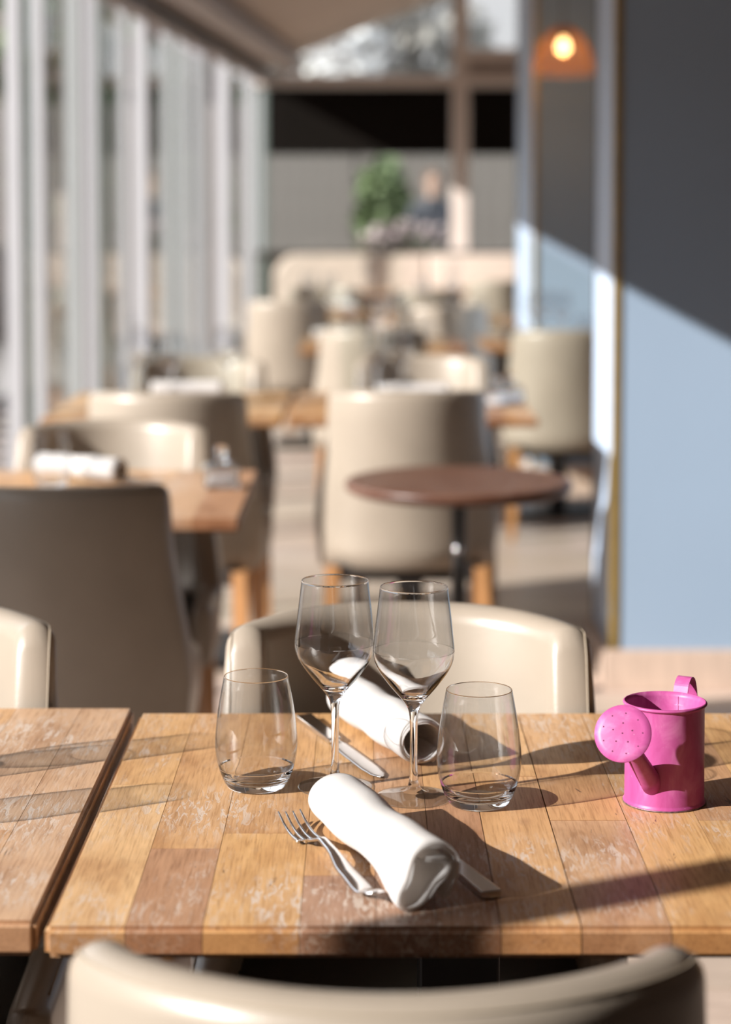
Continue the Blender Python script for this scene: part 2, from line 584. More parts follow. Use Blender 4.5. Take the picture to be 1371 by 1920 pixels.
# panes
for a0, a1 in ((6.0, 7.45), (8.35, 9.0), (9.3, 10.0), (10.75, 11.4), (11.8, 12.9), (13.9, 14.5), (15.0, 15.65), (7.95, 8.1)):
    wbox('pane', -.004, .004, a0, a1, .05, 2.25, M['pane'])

# back wall
bw = bpy.data.objects.new('wall_back', None); COL.objects.link(bw); bw['kind'] = 'structure'
bw.location = (0, YB, 0)
def bbox(name, x0, x1, z0, z1, y0, y1, mat, bev=0, parent=None):
    bm = bx(x0, x1, y0, y1, z0, z1, bev)
    return obj_from_bm(name, bm, mat, parent or bw)
bbox('lower_wall', -.95, 4.1, 0, .97, 0, .1, M['darktrim'])
bbox('sill', -.85, 4.1, .97, 1.0, -.04, .12, M['darktrim'])
bbox('beam', -.88, 4.1, 2.255, 2.345, -.03, .09, M['cream'], .004)
bbox('mullion', .665, .79, 1.0, 3.1, -.02, .09, M['cream'], .004)
bbox('corner_post', -.80, -.755, 0, 2.255, -.02, .09, M['greyframe'], .004)
bbox('crossbar', .79, 4.1, 2.46, 2.545, -.03, .09, M['cream'], .004)
bbox('infill', .79, 4.1, 2.345, 2.46, .02, .06, M['taupe'])
bbox('upper_pane', .80, 4.1, 2.545, 3.9, .05, .056, M['pane'])
bbox('end_wall', 1.35, 4.1, 1.0, 2.255, .0, .1, M['wallr'])
bbox('pane', -.755, .665, 1.0, 2.255, .05, .056, M['pane'])
bbox('pane', .79, 1.35, 1.0, 2.255, .05, .056, M['pane'])
# gable pane (triangle)
zz = lambda x: ZH + .02 + SL * (x - WX(YB))
v = [(-.80, .05, 2.345), (.665, .05, 2.345), (.665, .05, zz(.665)), (-.80, .05, zz(-.8)),
     (-.80, .056, 2.345), (.665, .056, 2.345), (.665, .056, zz(.665)), (-.80, .056, zz(-.8))]
obj_from_py('gable_pane', v, [(0, 1, 2, 3), (4, 7, 6, 5), (0, 4, 5, 1), (1, 5, 6, 2), (2, 6, 7, 3), (3, 7, 4, 0)], M['pane'], bw)

def blind(x0, x1, label):
    t = thing('roller_blind', label, 'blind', ((x0 + x1) / 2, YB, 0), 0, 'roller blinds in the end windows')
    h = (x1 - x0) / 2
    obj_from_bm('blind_fabric', bx(-h, h, -.008, -.005, 1.76, 2.22), M['blind'], t)
    obj_from_bm('bottom_bar', bx(-h, h, -.014, -.002, 1.735, 1.765, .003), M['blind'], t)
    bm = bmesh.new(); tube_bm(bm, [(-h, -.02, 2.23), (h, -.02, 2.23)], .018, 16)
    obj_from_bm('roller_tube', bm, M['blind'], t, True)
blind(-.752, .66, 'wide black roller blind half lowered in the left end window')
blind(.795, 1.34, 'narrow black roller blind right of the white mullion, beside the blue pillar')

# ------------------------------------------------------------------ pillars
def pillar(label, x0, y0, x1, y1, H, extra=True):
    t = thing('pillar', label, 'pillar', (x0, y0, 0), 0, 'blue pillars')
    wdt, dp = x1 - x0, y1 - y0
    obj_from_bm('shaft', bx(.0, wdt, .0, dp, 0, H), M['blue'], t)
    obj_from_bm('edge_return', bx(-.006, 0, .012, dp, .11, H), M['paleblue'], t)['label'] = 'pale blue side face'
    obj_from_bm('corner_strip', bx(-.010, .012, -.006, .012, .115, H, .002), M['brass'], t)['label'] = 'gold coloured corner strip'
    obj_from_bm('skirting_board', bx(-.028, wdt, -.022, 0, 0, .112, .003), M['skirting'], t)
    obj_from_bm('skirting_return', bx(-.028, -.006, 0, dp, 0, .112, .003), M['skirting'], t)
    if extra:
        obj_from_bm('rear_strip', bx(-.010, .005, dp, dp + .012, 0, H), M['darktrim'], t)
    return t
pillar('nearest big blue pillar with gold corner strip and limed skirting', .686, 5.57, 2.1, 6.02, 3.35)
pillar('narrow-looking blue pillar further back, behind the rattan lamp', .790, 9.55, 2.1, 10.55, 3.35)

# ------------------------------------------------------------------ chair
def shell_data(T=.048, zb=.365):
    W0 = .215
    half = []
    nA = 14
    RA, am = .246, radians(56)
    for i in range(nA + 1):
        ph = am * i / nA
        half.append((RA * sin(ph), -.25 + RA * (1 - cos(ph))))
    # round the shoulder from the back into the side
    xs_, ys_ = half[-1]
    for t_, (dx_, dy_) in enumerate(((.0065, .015), (.0095, .030), (.0105, .045))):
        half.append((xs_ + dx_, ys_ + dy_))
    W0 = half[-1][0]
    y0 = half[-1][1]
    for i in range(1, 15):
        half.append((W0, y0 + (.19 - y0) * i / 14))
    path = [(-a, b) for a, b in half[:0:-1]] + half
    n = len(path)
    def ztop(yy):
        if yy <= y0 - .02: return .85 - .008 * sm((yy + .25) / .14)
        t = (yy - (y0 - .02)) / .12
        return .842 - .339 * (sm(t) if t < 1 else 1) - .01 * max(0, min(1, (yy - .02) / .17))
    def flare(z):
        if z > .5: return 1 + .15 * sm((.76 - z) / .30)
        return 1.15 - .04 * sm((.5 - z) / .14)
    rings = []
    for i, (x, yy) in enumerate(path):
        a = Vector(path[max(0, i - 1)]); b = Vector(path[min(n - 1, i + 1)])
        t = (b - a).normalized()
        nrm = Vector((-t.y, t.x))     # towards inside
        if nrm.dot(Vector((0, .0)) - Vector((x, yy))) < 0 and abs(x) < .2: nrm = -nrm
        if abs(x) > .205 and nrm.x * x > 0: nrm = -nrm
        d_end = .19 - yy
        th = T * (1 if d_end > .03 or abs(x) < .2 else sqrt(max(.04, 1 - ((.03 - d_end) / .03) ** 2)))
        zt = ztop(yy); r = th / 2
        ring = []
        def P(off, z):
            fl_ = flare(z)
            lean = .045 * sm((.86 - z) / .45) * sm((-.05 - yy) / .15)
            return (x * fl_ + nrm.x * off, yy + nrm.y * off + lean, z)
        mid = (T - th) / 2
        for j in range(9):
            z = zb + (zt - r - zb) * j / 8
            bulge = -.004 * sin(pi * j / 8)
            ring.append(P(mid + bulge, z))
        for j in range(1, 8):
            an = pi * j / 8
            ring.append(P(mid + r - r * cos(an), zt - r + r * .95 * sin(an)))
        for j in range(9):
            z = zt - r - (zt - r - zb) * j / 8
            bulge = .006 * sin(pi * j / 8)
            ring.append(P(mid + th + bulge, z))
        rings.append(ring)
    return rings
def grid_obj(name, rings, mat, parent):
    bm = bmesh.new()
    V = [[bm.verts.new(p) for p in r] for r in rings]
    m = len(rings[0])
    for i in range(len(V) - 1):
        for j in range(m):
            bm.faces.new((V[i][j], V[i][(j + 1) % m], V[i + 1][(j + 1) % m], V[i + 1][j]))
    bm.faces.new(V[0]); bm.faces.new(V[-1][::-1])
    return obj_from_bm(name, bm, mat, parent, True)
def make_chair():
    t = thing('tub_chair', '', 'chair')
    rings = shell_data()
    grid_obj('backrest', rings, M['leather'], t)
    n = len(rings)
    sel = range(3, n - 3)
    tube('seam', [Vector(rings[i][10]) + Vector((0, 0, .0006)) for i in sel], .0011, M['seam'], t, 5)
    # seat cushion (D shape)
    out = []
    for i in range(0, 41):
        a = -pi / 2 - pi / 2 + pi * i / 40
        ca, sa = cos(a), sin(a)
        out.append((.203 * (abs(ca) ** .62) * (1 if ca >= 0 else -1), -.02 + .145 * -(abs(sa) ** .7)))
    out += [(.203, .06), (.203, .13), (.195, .172), (.17, .185), (.09, .188), (0, .188), (-.09, .188), (-.17, .185), (-.195, .172), (-.203, .13), (-.203, .06)]
    bm = bmesh.new(); L = []
    for s_, z in ((.985, .372), (1, .385), (1, .445), (.985, .459), (.95, .466), (.80, .474), (.5, .480), (.2, .482)):
        L.append([bm.verts.new((x * s_, (y_ - .02) * s_ + .02, z)) for x, y_ in out])
    for A, B in zip(L, L[1:]):
        for i in range(len(A)):
            bm.faces.new((A[i], A[(i + 1) % len(A)], B[(i + 1) % len(A)], B[i]))
    bm.faces.new(L[0][::-1]); bm.faces.new(L[-1])
    seat = obj_from_bm('seat', bm, M['black'], t, True)
    seat['label'] = 'black seat cushion with grey piping'
    tube('piping', [(x * .992, (y_ - .02) * .992 + .02, .460) for x, y_ in out], .0042, M['piping'], seat, 8, True)
    # seat rail under the cushion (visible strip of upholstery at the front)
    obj_from_bm('seat_rail', bx(-.20, .20, -.165, .178, .330, .372, .006), M['black'], t)
    for sx in (-1, 1):
        for fy, ya in ((-.150, -.185), (.148, .165)):
            bm = bmesh.new()
            a = [(-.021, -.021), (.021, -.021), (.021, .021), (-.021, .021)]
            top = [bm.verts.new((sx * .200 + p[0], fy + p[1], .368)) for p in a]
            midr = [bm.verts.new((sx * .203 + p[0] * .95, fy + (ya - fy) * .3 + p[1] * .95, .25)) for p in a]
            bot = [bm.verts.new((sx * .212 + p[0] * .58, ya + p[1] * .58, 0)) for p in a]
            for A, B in ((top, midr), (midr, bot)):
                for i in range(4): bm.faces.new((A[i], A[(i + 1) % 4], B[(i + 1) % 4], B[i]))
            bm.faces.new(top); bm.faces.new(bot[::-1])
            bmesh.ops.bevel(bm, geom=[e for e in bm.edges if abs(e.verts[0].co.z - e.verts[1].co.z) > .02], offset=.004, segments=2, affect='EDGES')
            obj_from_bm('leg', bm, M['leg'], t)
    return t
chair0 = make_chair()
_used = []
CG = 'cream leather tub chairs'
def chair(x, yb, face, label, rot=0):
    """yb: depth of the outside of the back; face 'N' back towards us, 'F' facing us"""
    r = radians(rot) + (pi if face == 'F' else 0)
    off = Vector((0, .25, 0)); off.rotate(Matrix.Rotation(r, 3, 'Z').to_euler())
    p = (x + off.x, yb + off.y, 0)
    if not _used:
        _used.append(1)
        chair0.location = p; chair0.rotation_euler = (0, 0, r); chair0['label'] = label; chair0['group'] = CG
        return chair0
    return clone(chair0, p, r, label, CG)

near = chair(.010, 1.195, 'N', 'cream tub chair nearest the viewer, its curved back cutting the bottom of the picture', -1.5)
chair(.050, 2.497, 'F', 'cream tub chair facing us directly behind the glasses of the laid table')
c3 = chair(-.578, 2.512, 'F', 'cream tub chair at the far side of the left table, only its rounded corner showing')
chair(-.562, 3.47, 'N', 'big shaded tub chair seen from behind, in front of the small left table')
chair(-.565, 4.67, 'F', 'sunlit tub chair facing us behind the rolled napkin on the second left table')
chair(-.54, 5.27, 'N', 'tub chair seen from behind with pale splayed leg, just beyond the second left table', -5)
chair(.112, 5.33, 'N', 'upright tub chair seen from behind, behind the small round table')
chair(-.53, 6.62, 'F', 'tub chair facing us beside the window posts, behind the third left table')
chair(.185, 6.72, 'F', 'sunlit tub chair facing us just above the upright one by the round table')
chair(.03, 8.02, 'N', 'tub chair seen from behind at the left end of the fourth-row table')
chair(.80, 8.02, 'N', 'tall looking tub chair seen from behind beside the nearest blue pillar')
chair(-.41, 10.6, 'N', 'far tub chair seen from behind, closest to the end of the window wall', 0)
chair(.39, 9.95, 'N', 'far tub chair seen from behind above the fourth-row table edge')
chair(.90, 13.55, 'N', 'small dark-sided tub chair against the banquette, left of the second pillar')
chair(-.25, 12.55, 'F', 'far tub chair facing us behind the fifth-row napkins')
chair(.36, 11.9, 'N', 'far tub chair seen from behind in front of the banquette centre')
# woven tag on the left table chair's seat corner
seat3 = [c for c in c3.children if c.name.startswith('seat') and 'rail' not in c.name][0]
tg = obj_from_bm('care_tag', bx(-.016, .016, -.011, .011, 0, .0012, .0004, 1), M['tag'], seat3)
tg.location = (-.180, -.100, .4665); tg.rotation_euler = (radians(0), radians(-8), radians(-55))
bm = bmesh.new()
for seg_ in (((-.012, -.007), (-.012, .007)), ((-.014, .002), (-.008, .004)), ((-.009, -.006), (-.005, .006)), ((-.002, -.006), (.000, .006)), ((.000, .006), (.004, .003)),
             ((.004, -.006), (.006, .006)), ((.008, -.006), (.008, .006)), ((.008, .006), (.012, -.004)), ((.012, -.006), (.012, .006))):
    (ax, ay), (bx_, by_) = seg_
    tube_bm(bm, [(ax, ay, .0014), (bx_, by_, .0014)], .0005, 4)
mk = obj_from_bm('tag_mark', bm, M['tagmark'], seat3); mk['label'] = 'pale woven marks on the seat tag'
mk.location = tg.location; mk.rotation_euler = tg.rotation_euler

# ------------------------------------------------------------------ tables
CA = (.56, .330, .145); CB = (.60, .378, .19); CC = (.39, .213, .120); CD = (.52, .295, .138); CE = (.49, .310, .190); CF = (.34, .19, .12)
SEAM = 9.0
def plank(x0, x1, y0, y1, z0, z1, col, parent, mat='board', edges=''):
    """edges: subset of 'lrfb' – outer edges of the table to be eased"""
    cx, cyy = (x0 + x1) / 2, (y0 + y1) / 2
    g = .00025
    if abs(x0 - SEAM) < 2e-4 or abs(x1 - SEAM) < 2e-4: g = .0006
    a0 = x0 - cx + (0 if 'l' in edges else g); a1 = x1 - cx - (0 if 'r' in edges else g)
    b0 = y0 - cyy + (0 if 'f' in edges else g); b1 = y1 - cyy - (0 if 'b' in edges else g)
    bm = bmesh.new(); add_box(bm, a0, a1, b0, b1, z0 - z1, 0)
    sel = []
    for e in bm.edges:
        m = (e.verts[0].co + e.verts[1].co) / 2
        for ch, ax, val in (('l', 0, a0), ('r', 0, a1), ('f', 1, b0), ('b', 1, b1)):
            if ch in edges and abs(m[ax] - val) < 1e-6 and (abs(m.z) < 1e-6 or abs(m.z - (z0 - z1)) < 1e-6): sel.append(e)
    # vertical outer corners
    for e in bm.edges:
        p, q = e.verts
        if abs(p.co.z - q.co.z) > .005:
            for cx_, cy2 in (('l', 'f'), ('l', 'b'), ('r', 'f'), ('r', 'b')):
                if cx_ in edges and cy2 in edges and abs(p.co.x - (a0 if cx_ == 'l' else a1)) < 1e-6 and abs(p.co.y - (b0 if cy2 == 'f' else b1)) < 1e-6: sel.append(e)
    if sel: bmesh.ops.bevel(bm, geom=list(set(sel)), offset=.0045, segments=3, affect='EDGES')
    o = obj_from_bm('plank', bm, M[mat], parent)
    for p_ in o.data.polygons: p_.use_smooth = False
    o.location = (cx, cyy, z1)
    o.color = (*col, 1)
    return o
def pedestal(t, cx, cyy, ztop, pole=.039):
    obj_from_bm('pedestal_pole', bx(cx - pole, cx + pole, cyy - pole, cyy + pole, .03, ztop - .02, .003), M['iron'], t)
    obj_from_bm('top_plate', bx(cx - .17, cx + .17, cyy - .17, cyy + .17, ztop - .02, ztop - .0005, .002), M['iron'], t)
    obj_from_bm('foot_plate', bx(cx - .21, cx + .21, cyy - .21, cyy + .21, 0, .03, .006), M['iron'], t)
def table(label, x0, x1, y0, y1, planks, z=.75, th=.026, group='square wooden dining tables'):
    """planks: list of (width px-free fraction boundaries, [(y split, colour)...])"""
    t = thing('dining_table', label, 'table', (0, 0, 0), 0, group)
    t.location = ((x0 + x1) / 2, (y0 + y1) / 2, 0)
    ox, oy = t.location.x, t.location.y
    nP = len(planks)
    for i, (a, b, parts) in enumerate(planks):
        yy = y0
        for j, (ye, col) in enumerate(parts):
            e = ('l' if i == 0 else '') + ('r' if i == nP - 1 else '') + ('f' if j == 0 else '') + ('b' if j == len(parts) - 1 else '')
            ye2 = y1 if j == len(parts) - 1 else ye
            p = plank(a - ox, b - ox, yy - oy, ye2 - oy, z - th, z, col, t, edges=e)
            yy = ye2
    pedestal(t, 0, 0, z - th)
    return t
def px2x(px, D=1.611): return (px - 685) / 2328
Y0, Y1 = 1.611, 2.314
bd = [80, 232, 378, 560, 705, 820, 940, 1092, 1262, 1420, 1560, 1712]
xs = [px2x(b) for b in bd]
main = [
    (xs[0], xs[1], [(2.02, CB), (9, CA)]),
    (xs[1], xs[2], [(1.815, CC), (9, CD)]),
    (xs[2], xs[3], [(1.86, CA), (9, CD)]),
    (xs[3], xs[4], [(1.74, CF), (2.10, CD), (9, CA)]),
    (xs[4], xs[5], [(1.79, CF), (9, CC)]),
    (xs[5], xs[6], [(2.0, CC), (9, CD)]),
    (xs[6], xs[7], [(2.05, CD), (9, CA)]),
    (xs[7], xs[8], [(1.90, CE), (9, CD)]),
    (xs[8], xs[9], [(2.08, CA), (9, CD)]),
    (xs[9], xs[10], [(1.9, CA), (9, CC)]),
    (xs[10], xs[11], [(2.0, CD), (9, CA)]),
]
def toward(c, k_=.35):
    return tuple(v_ + (m_ - v_) * k_ for v_, m_ in zip(c, (.515, .300, .145)))
main = [(a_, b_, [(e_, c_ if (j_ == 0 and c_ in (CC, CF, CA, CB)) else toward(c_)) for j_, (e_, c_) in enumerate(p_)]) for a_, b_, p_ in main]
SEAM = xs[7] - (xs[0] + xs[-1]) / 2
T1 = table('laid wooden table in front with glasses, rolled napkins and pink can', xs[0], xs[-1], Y0, Y1, main)
SEAM = 9.0
xl1 = px2x(62); wds = [.060, .075, .055, .082, .064, .078, .062, .07, .065, .08]
left = []; a = xl1
cl_ = [(CE, CE), (CD, CE), (CE, CD), (CA, CE), (CC, CE), (CD, CD), (CA, CC), (CE, CA), (CD, CC), (CA, CE)]
sp_ = [9, 1.86, 2.1, 1.75, 1.95, 2.0, 1.8, 2.1, 1.9, 2.0]
for wdt, cs, s_ in zip(wds, cl_, sp_):
    left.append((a - wdt, a, [(s_, cs[0]), (9, cs[1])] if s_ < 9 else [(9, cs[0])])); a -= wdt
left = left[::-1]
T2 = table('bare wooden table on the left, pushed against the laid table', a, xl1, Y0 + .005, Y1 + .012, left, .753, .029)
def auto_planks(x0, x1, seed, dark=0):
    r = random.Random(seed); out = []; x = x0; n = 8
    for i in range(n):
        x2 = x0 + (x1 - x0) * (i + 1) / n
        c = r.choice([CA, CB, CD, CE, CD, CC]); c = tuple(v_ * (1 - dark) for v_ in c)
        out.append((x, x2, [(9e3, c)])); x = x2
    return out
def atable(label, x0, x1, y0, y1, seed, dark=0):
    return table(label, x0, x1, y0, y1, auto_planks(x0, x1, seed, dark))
atable('second-row wooden table on the left with tumbler, napkin and glass jar', -.935, -.237, 3.78, 4.49, 3)
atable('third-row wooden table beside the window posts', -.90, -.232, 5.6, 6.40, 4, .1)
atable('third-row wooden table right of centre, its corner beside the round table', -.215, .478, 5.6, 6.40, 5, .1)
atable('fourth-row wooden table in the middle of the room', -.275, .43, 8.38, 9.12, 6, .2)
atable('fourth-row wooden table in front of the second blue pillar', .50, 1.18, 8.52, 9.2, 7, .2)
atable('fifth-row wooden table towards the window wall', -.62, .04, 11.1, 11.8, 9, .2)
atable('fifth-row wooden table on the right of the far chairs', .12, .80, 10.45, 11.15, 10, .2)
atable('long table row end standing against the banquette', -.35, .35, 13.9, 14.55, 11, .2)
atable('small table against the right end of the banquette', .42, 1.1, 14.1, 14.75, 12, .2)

# round table
rt = thing('round_table', 'small round dark wooden table on a black pole', 'table', (.212, 4.6, 0))
lp = [(0, .671), (.24, .671), (.252, .676), (.258, .684), (.258, .692), (.254, .698), (.245, .70), (0, .70)]
o = lathe_obj('tabletop', lp, M['board_dark'], rt, 72); o.color = (.13, .062, .042, 1)
for p_ in o.data.polygons:
    if abs(p_.normal.z) > .95: p_.use_smooth = False
lathe_obj('pole', [(0, .02), (.017, .02), (.017, .62), (.021, .64), (.045, .665), (.045, .671), (0, .671)], M['iron'], rt, 24)
lathe_obj('foot', [(0, 0), (.2, 0), (.2, .008), (.12, .02), (.03, .035), (.02, .06), (0, .06)], M['iron'], rt, 40)
o = lathe_obj('clamp_knob', [(0, 0), (.008, .001), (.011, .006), (.008, .012), (0, .013)], M['steel'], rt, 16); o.location = (-.002, -.017, .545); o.rotation_euler = (radians(90), 0, 0)

rt.scale = (1, 1, 1.021)

# ------------------------------------------------------------------ banquette
bq = thing('banquette', 'long cream upholstered banquette along the end wall under the blinds', 'bench', (0, YB - .3, 0))
def pad(name, x0, x1, y0, y1, z0, z1, r, par, mat='banquette'):
    return obj_from_bm(name, bx(x0, x1, y0, y1, z0, z1, r, 4), M[mat], par, True)
# rounded first back section
bm = bmesh.new()
o_ = []
x0, x1, z0, z1, R = -.70, .47, .40, .975, .17
pts = [(x1, z0), (x1, z1)] + [(x0 + R - R * sin(a_ * pi / 16), z1 - R + R * cos(a_ * pi / 16)) for a_ in range(9)] + [(x0, z0)]
fr = [bm.verts.new((x, .14, z)) for x, z in pts]; bk = [bm.verts.new((x, .25, z)) for x, z in pts]
bm.faces.new(fr); bm.faces.new(bk[::-1])
for i in range(len(pts)):
    j = (i + 1) % len(pts); bm.faces.new((fr[i], bk[i], bk[j], fr[j]))
bmesh.ops.bevel(bm, geom=[e for e in bm.edges if abs(e.verts[0].co.y - .14) < 1e-5 and abs(e.verts[1].co.y - .14) < 1e-5], offset=.025, segments=3, affect='EDGES')
obj_from_bm('back_panel', bm, M['banquette'], bq)
pad('back_panel', .475, 1.6, .14, .25, .40, .975, .02, bq)
pad('back_panel', 1.605, 2.7, .14, .25, .40, .975, .02, bq)
pad('seat_pad', -.70, .47, -.38, .14, .36, .47, .03, bq)
pad('seat_pad', .475, 1.6, -.38, .14, .36, .47, .03, bq)
obj_from_bm('plinth', bx(-.68, 2.7, -.30, .14, 0, .36), M['darktrim'], bq)

# ------------------------------------------------------------------ glassware
def smooth_prof(pts, n=5):
    return [(max(0, p[0]), p[1]) for p in catmull([(a_, b_, 0) for a_, b_ in pts], n)]
def wine_prof():
    outer = [(.0365, .0), (.0372, .0008), (.0365, .0018), (.028, .0034), (.015, .0052), (.0085, .0085), (.0052, .014), (.0041, .024), (.0037, .045), (.0038, .07), (.0046, .084), (.0075, .0925), (.0135, .1005), (.0238, .1125), (.0338, .1262), (.0387, .1365), (.0402, .1468), (.0391, .160), (.0364, .183), (.0342, .202), (.0334, .2095)]
    rim = [(.0330, .2102), (.0326, .2095)]
    inner = [(.0336, .202), (.0359, .183), (.0386, .160), (.0397, .1468), (.0381, .1370), (.0331, .1272), (.0225, .1148), (.012, .1045), (.005, .1015), (0, .1008)]
    return [(0, .0004), (.02, .0004), (.034, .0)] + smooth_prof(outer, 4) + rim + smooth_prof(inner, 4)
def tumbler_prof():
    outer = [(.0262, .0), (.0285, .0012), (.0318, .006), (.0368, .018), (.0402, .032), (.0413, .045), (.0405, .060), (.0380, .080), (.0345, .100), (.0322, .1125)]
    rim = [(.0317, .1132), (.0312, .1125)]
    inner = [(.0339, .100), (.0374, .080), (.0399, .060), (.0406, .045), (.0394, .033), (.0355, .0205), (.0300, .0120), (.020, .0085), (.009, .0076), (0, .0074)]
    return [(0, .0012), (.018, .0012), (.0235, .0002)] + smooth_prof(outer, 4) + rim + smooth_prof(inner, 4)
wine_me = lathe_obj('wine_glass', wine_prof(), M['glass'], None, 96)
tumb_me = lathe_obj('tumbler', tumbler_prof(), M['glass'], None, 96)
def thin_faces(o, test):
    o.data.materials.append(M['thin'])
    for p_ in o.data.polygons:
        c = p_.center
        p_.material_index = test(sqrt(c.x * c.x + c.y * c.y), c.z)
thin_faces(wine_me, lambda r_, z_: int(.1468 < z_ < .2088 or (z_ < .0065 and r_ > .011)))
thin_faces(tumb_me, lambda r_, z_: int(.0215 < z_ < .1121))
def tz(): return .7502
def glassy(proto, first, loc, label, cat, group, rz=0):
    if first: o = proto
    else: o = proto.copy(); COL.objects.link(o)
    o.location = loc; o.rotation_euler = (0, 0, rz)
    tag(o, label, cat, group)
    return o
WG, TG = 'stemmed wine glasses', 'stemless tumblers'
w1 = glassy(wine_me, True, (-.0305, 2.01, tz()), 'left one of the two wine glasses in front, standing a little further back', 'wine glass', WG)
w2 = glassy(wine_me, False, (.0474, 1.974, tz()), 'right one of the two wine glasses in front, beside the right tumbler', 'wine glass', WG)
t1 = glassy(tumb_me, True, (-.1095, 2.012, tz()), 'stemless tumbler standing left of the two wine glasses on the laid table', 'tumbler', TG)
t2 = glassy(tumb_me, False, (.1105, 1.954, tz()), 'stemless tumbler standing between the wine glasses and the pink can', 'tumbler', TG)
for o in (w1, w2, t1, t2):
    o.cycles.is_caustics_caster = True
for p_ in list(T1.children) + list(T2.children):
    p_.cycles.is_caustics_receiver = True
far_w = [
    (-.58, 6.06, 'wine glass left of the napkin on the third table by the windows'),
    (-.43, 6.33, 'wine glass right of the napkin on the third table by the windows'),
    (-.70, 6.31, 'wine glass closest to the window posts on the third left table'),
    (.035, 6.30, 'tallest wine glass left of the napkin on the third right table'),
    (.115, 6.32, 'wine glass standing behind the napkin on the third right table'),
    (.05, 8.95, 'left wine glass on the fourth-row middle table'),
    (.14, 8.80, 'right wine glass on the fourth-row middle table'),
    (-.20, 11.4, 'wine glass on the fifth-row table towards the windows'),
    (-.32, 11.5, 'second wine glass on the fifth-row table, nearer the windows'),
    (.46, 10.8, 'wine glass on the fifth-row table at the right'),
    (.30, 10.7, 'wine glass left on the fifth-row right table'),
    (.02, 14.2, 'wine glass on the banquette table in the middle'),
    (.62, 14.35, 'wine glass on the small banquette table at the right end'),
]
for x, yy, lb in far_w: glassy(wine_me, False, (x, yy, tz()), lb, 'wine glass', WG)
far_w = [
    (-.59, 1.985, 'wine glass on the bare left table whose long shadow reaches the laid table'),
    (-.61, 1.79, 'second wine glass on the bare left table, nearer its front edge'),
    (.74, 8.95, 'left wine glass on the table before the second blue pillar'),
    (.86, 8.90, 'right wine glass on the table before the second blue pillar'),
    (.80, 9.08, 'middle wine glass at the back of the table before the second blue pillar'),
]
thin_wine = wine_me.data.copy()
for p_ in thin_wine.polygons:
    if p_.center.z > .104: p_.material_index = 1
for x, yy, lb in far_w:
    o = glassy(wine_me, False, (x, yy, tz() + (.003 if yy < 3 else 0)), lb, 'wine glass', WG)
    if yy < 3: o.data = thin_wine
far_t = [
    (-.50, 2.02, 'tumbler on the bare left table whose rounded shadow falls beside the gap'),
    (.95, 8.85, 'tumbler on the table before the second blue pillar'),
    (-.655, 4.22, 'blurred tumbler left of the napkin on the second left table'),
    (.012, 6.0, 'tumbler standing left of the napkin on the third right table'),
    (-.70, 6.08, 'tumbler at the window end of the third left table'),
    (.24, 8.72, 'tumbler on the fourth-row middle table'),
    (-.10, 11.3, 'tumbler on the fifth-row table towards the windows'),
    (.60, 10.75, 'tumbler on the fifth-row right table'),
]
for x, yy, lb in far_t: glassy(tumb_me, False, (x, yy, tz() + (.003 if yy < 3 else 0)), lb, 'tumbler', TG).cycles.is_caustics_caster = yy < 3

# small glass jar with stopper (salt)
jar = thing('glass_jar', 'small square glass jar with round knob on the second left table', 'jar', (-.300, 4.20, tz()), radians(10), 'small glass jars')
def hollow_box(a, b, h, wall, bev):
    o1 = bx(-a, a, -b, b, 0, h, bev, 3); o2 = bx(-a + wall, a - wall, -b + wall, b - wall, wall * 1.6, h - wall, bev * .7, 3)
    bmesh.ops.recalc_face_normals(o1, faces=o1.faces); bmesh.ops.recalc_face_normals(o2, faces=o2.faces)
    bmesh.ops.reverse_faces(o2, faces=o2.faces)
    v_ = []; f_ = []
    for q_ in (o1, o2):
        k_ = len(v_); q_.verts.index_update(); v_ += [tuple(x_.co) for x_ in q_.verts]; f_ += [tuple(x_.index + k_ for x_ in p_.verts) for p_ in q_.faces]
    return v_, f_
v_, f_ = hollow_box(.036, .030, .050, .004, .007)
obj_from_py('jar_body', v_, f_, M['glass'], jar, True)
obj_from_bm('salt', bx(-.0315, .0315, -.0255, .0255, .0068, .026, .004), M['salt'], jar)['label'] = 'white salt inside the jar'
lathe_obj('lid', [(0, .0505), (.020, .0505), (.021, .056), (.010, .060), (.008, .064), (.013, .070), (.0145, .077), (.012, .084), (.006, .088), (0, .089)], M['glass'], jar, 32)
jar_b = clone(jar, (.43, 6.05, tz()), .3, 'small glass jar near the corner of the third right table', 'small glass jars')
jar_c = clone(jar, (.385, 5.95, tz()), .9, 'second small glass jar by the corner of the third right table, left of its twin', 'small glass jars')

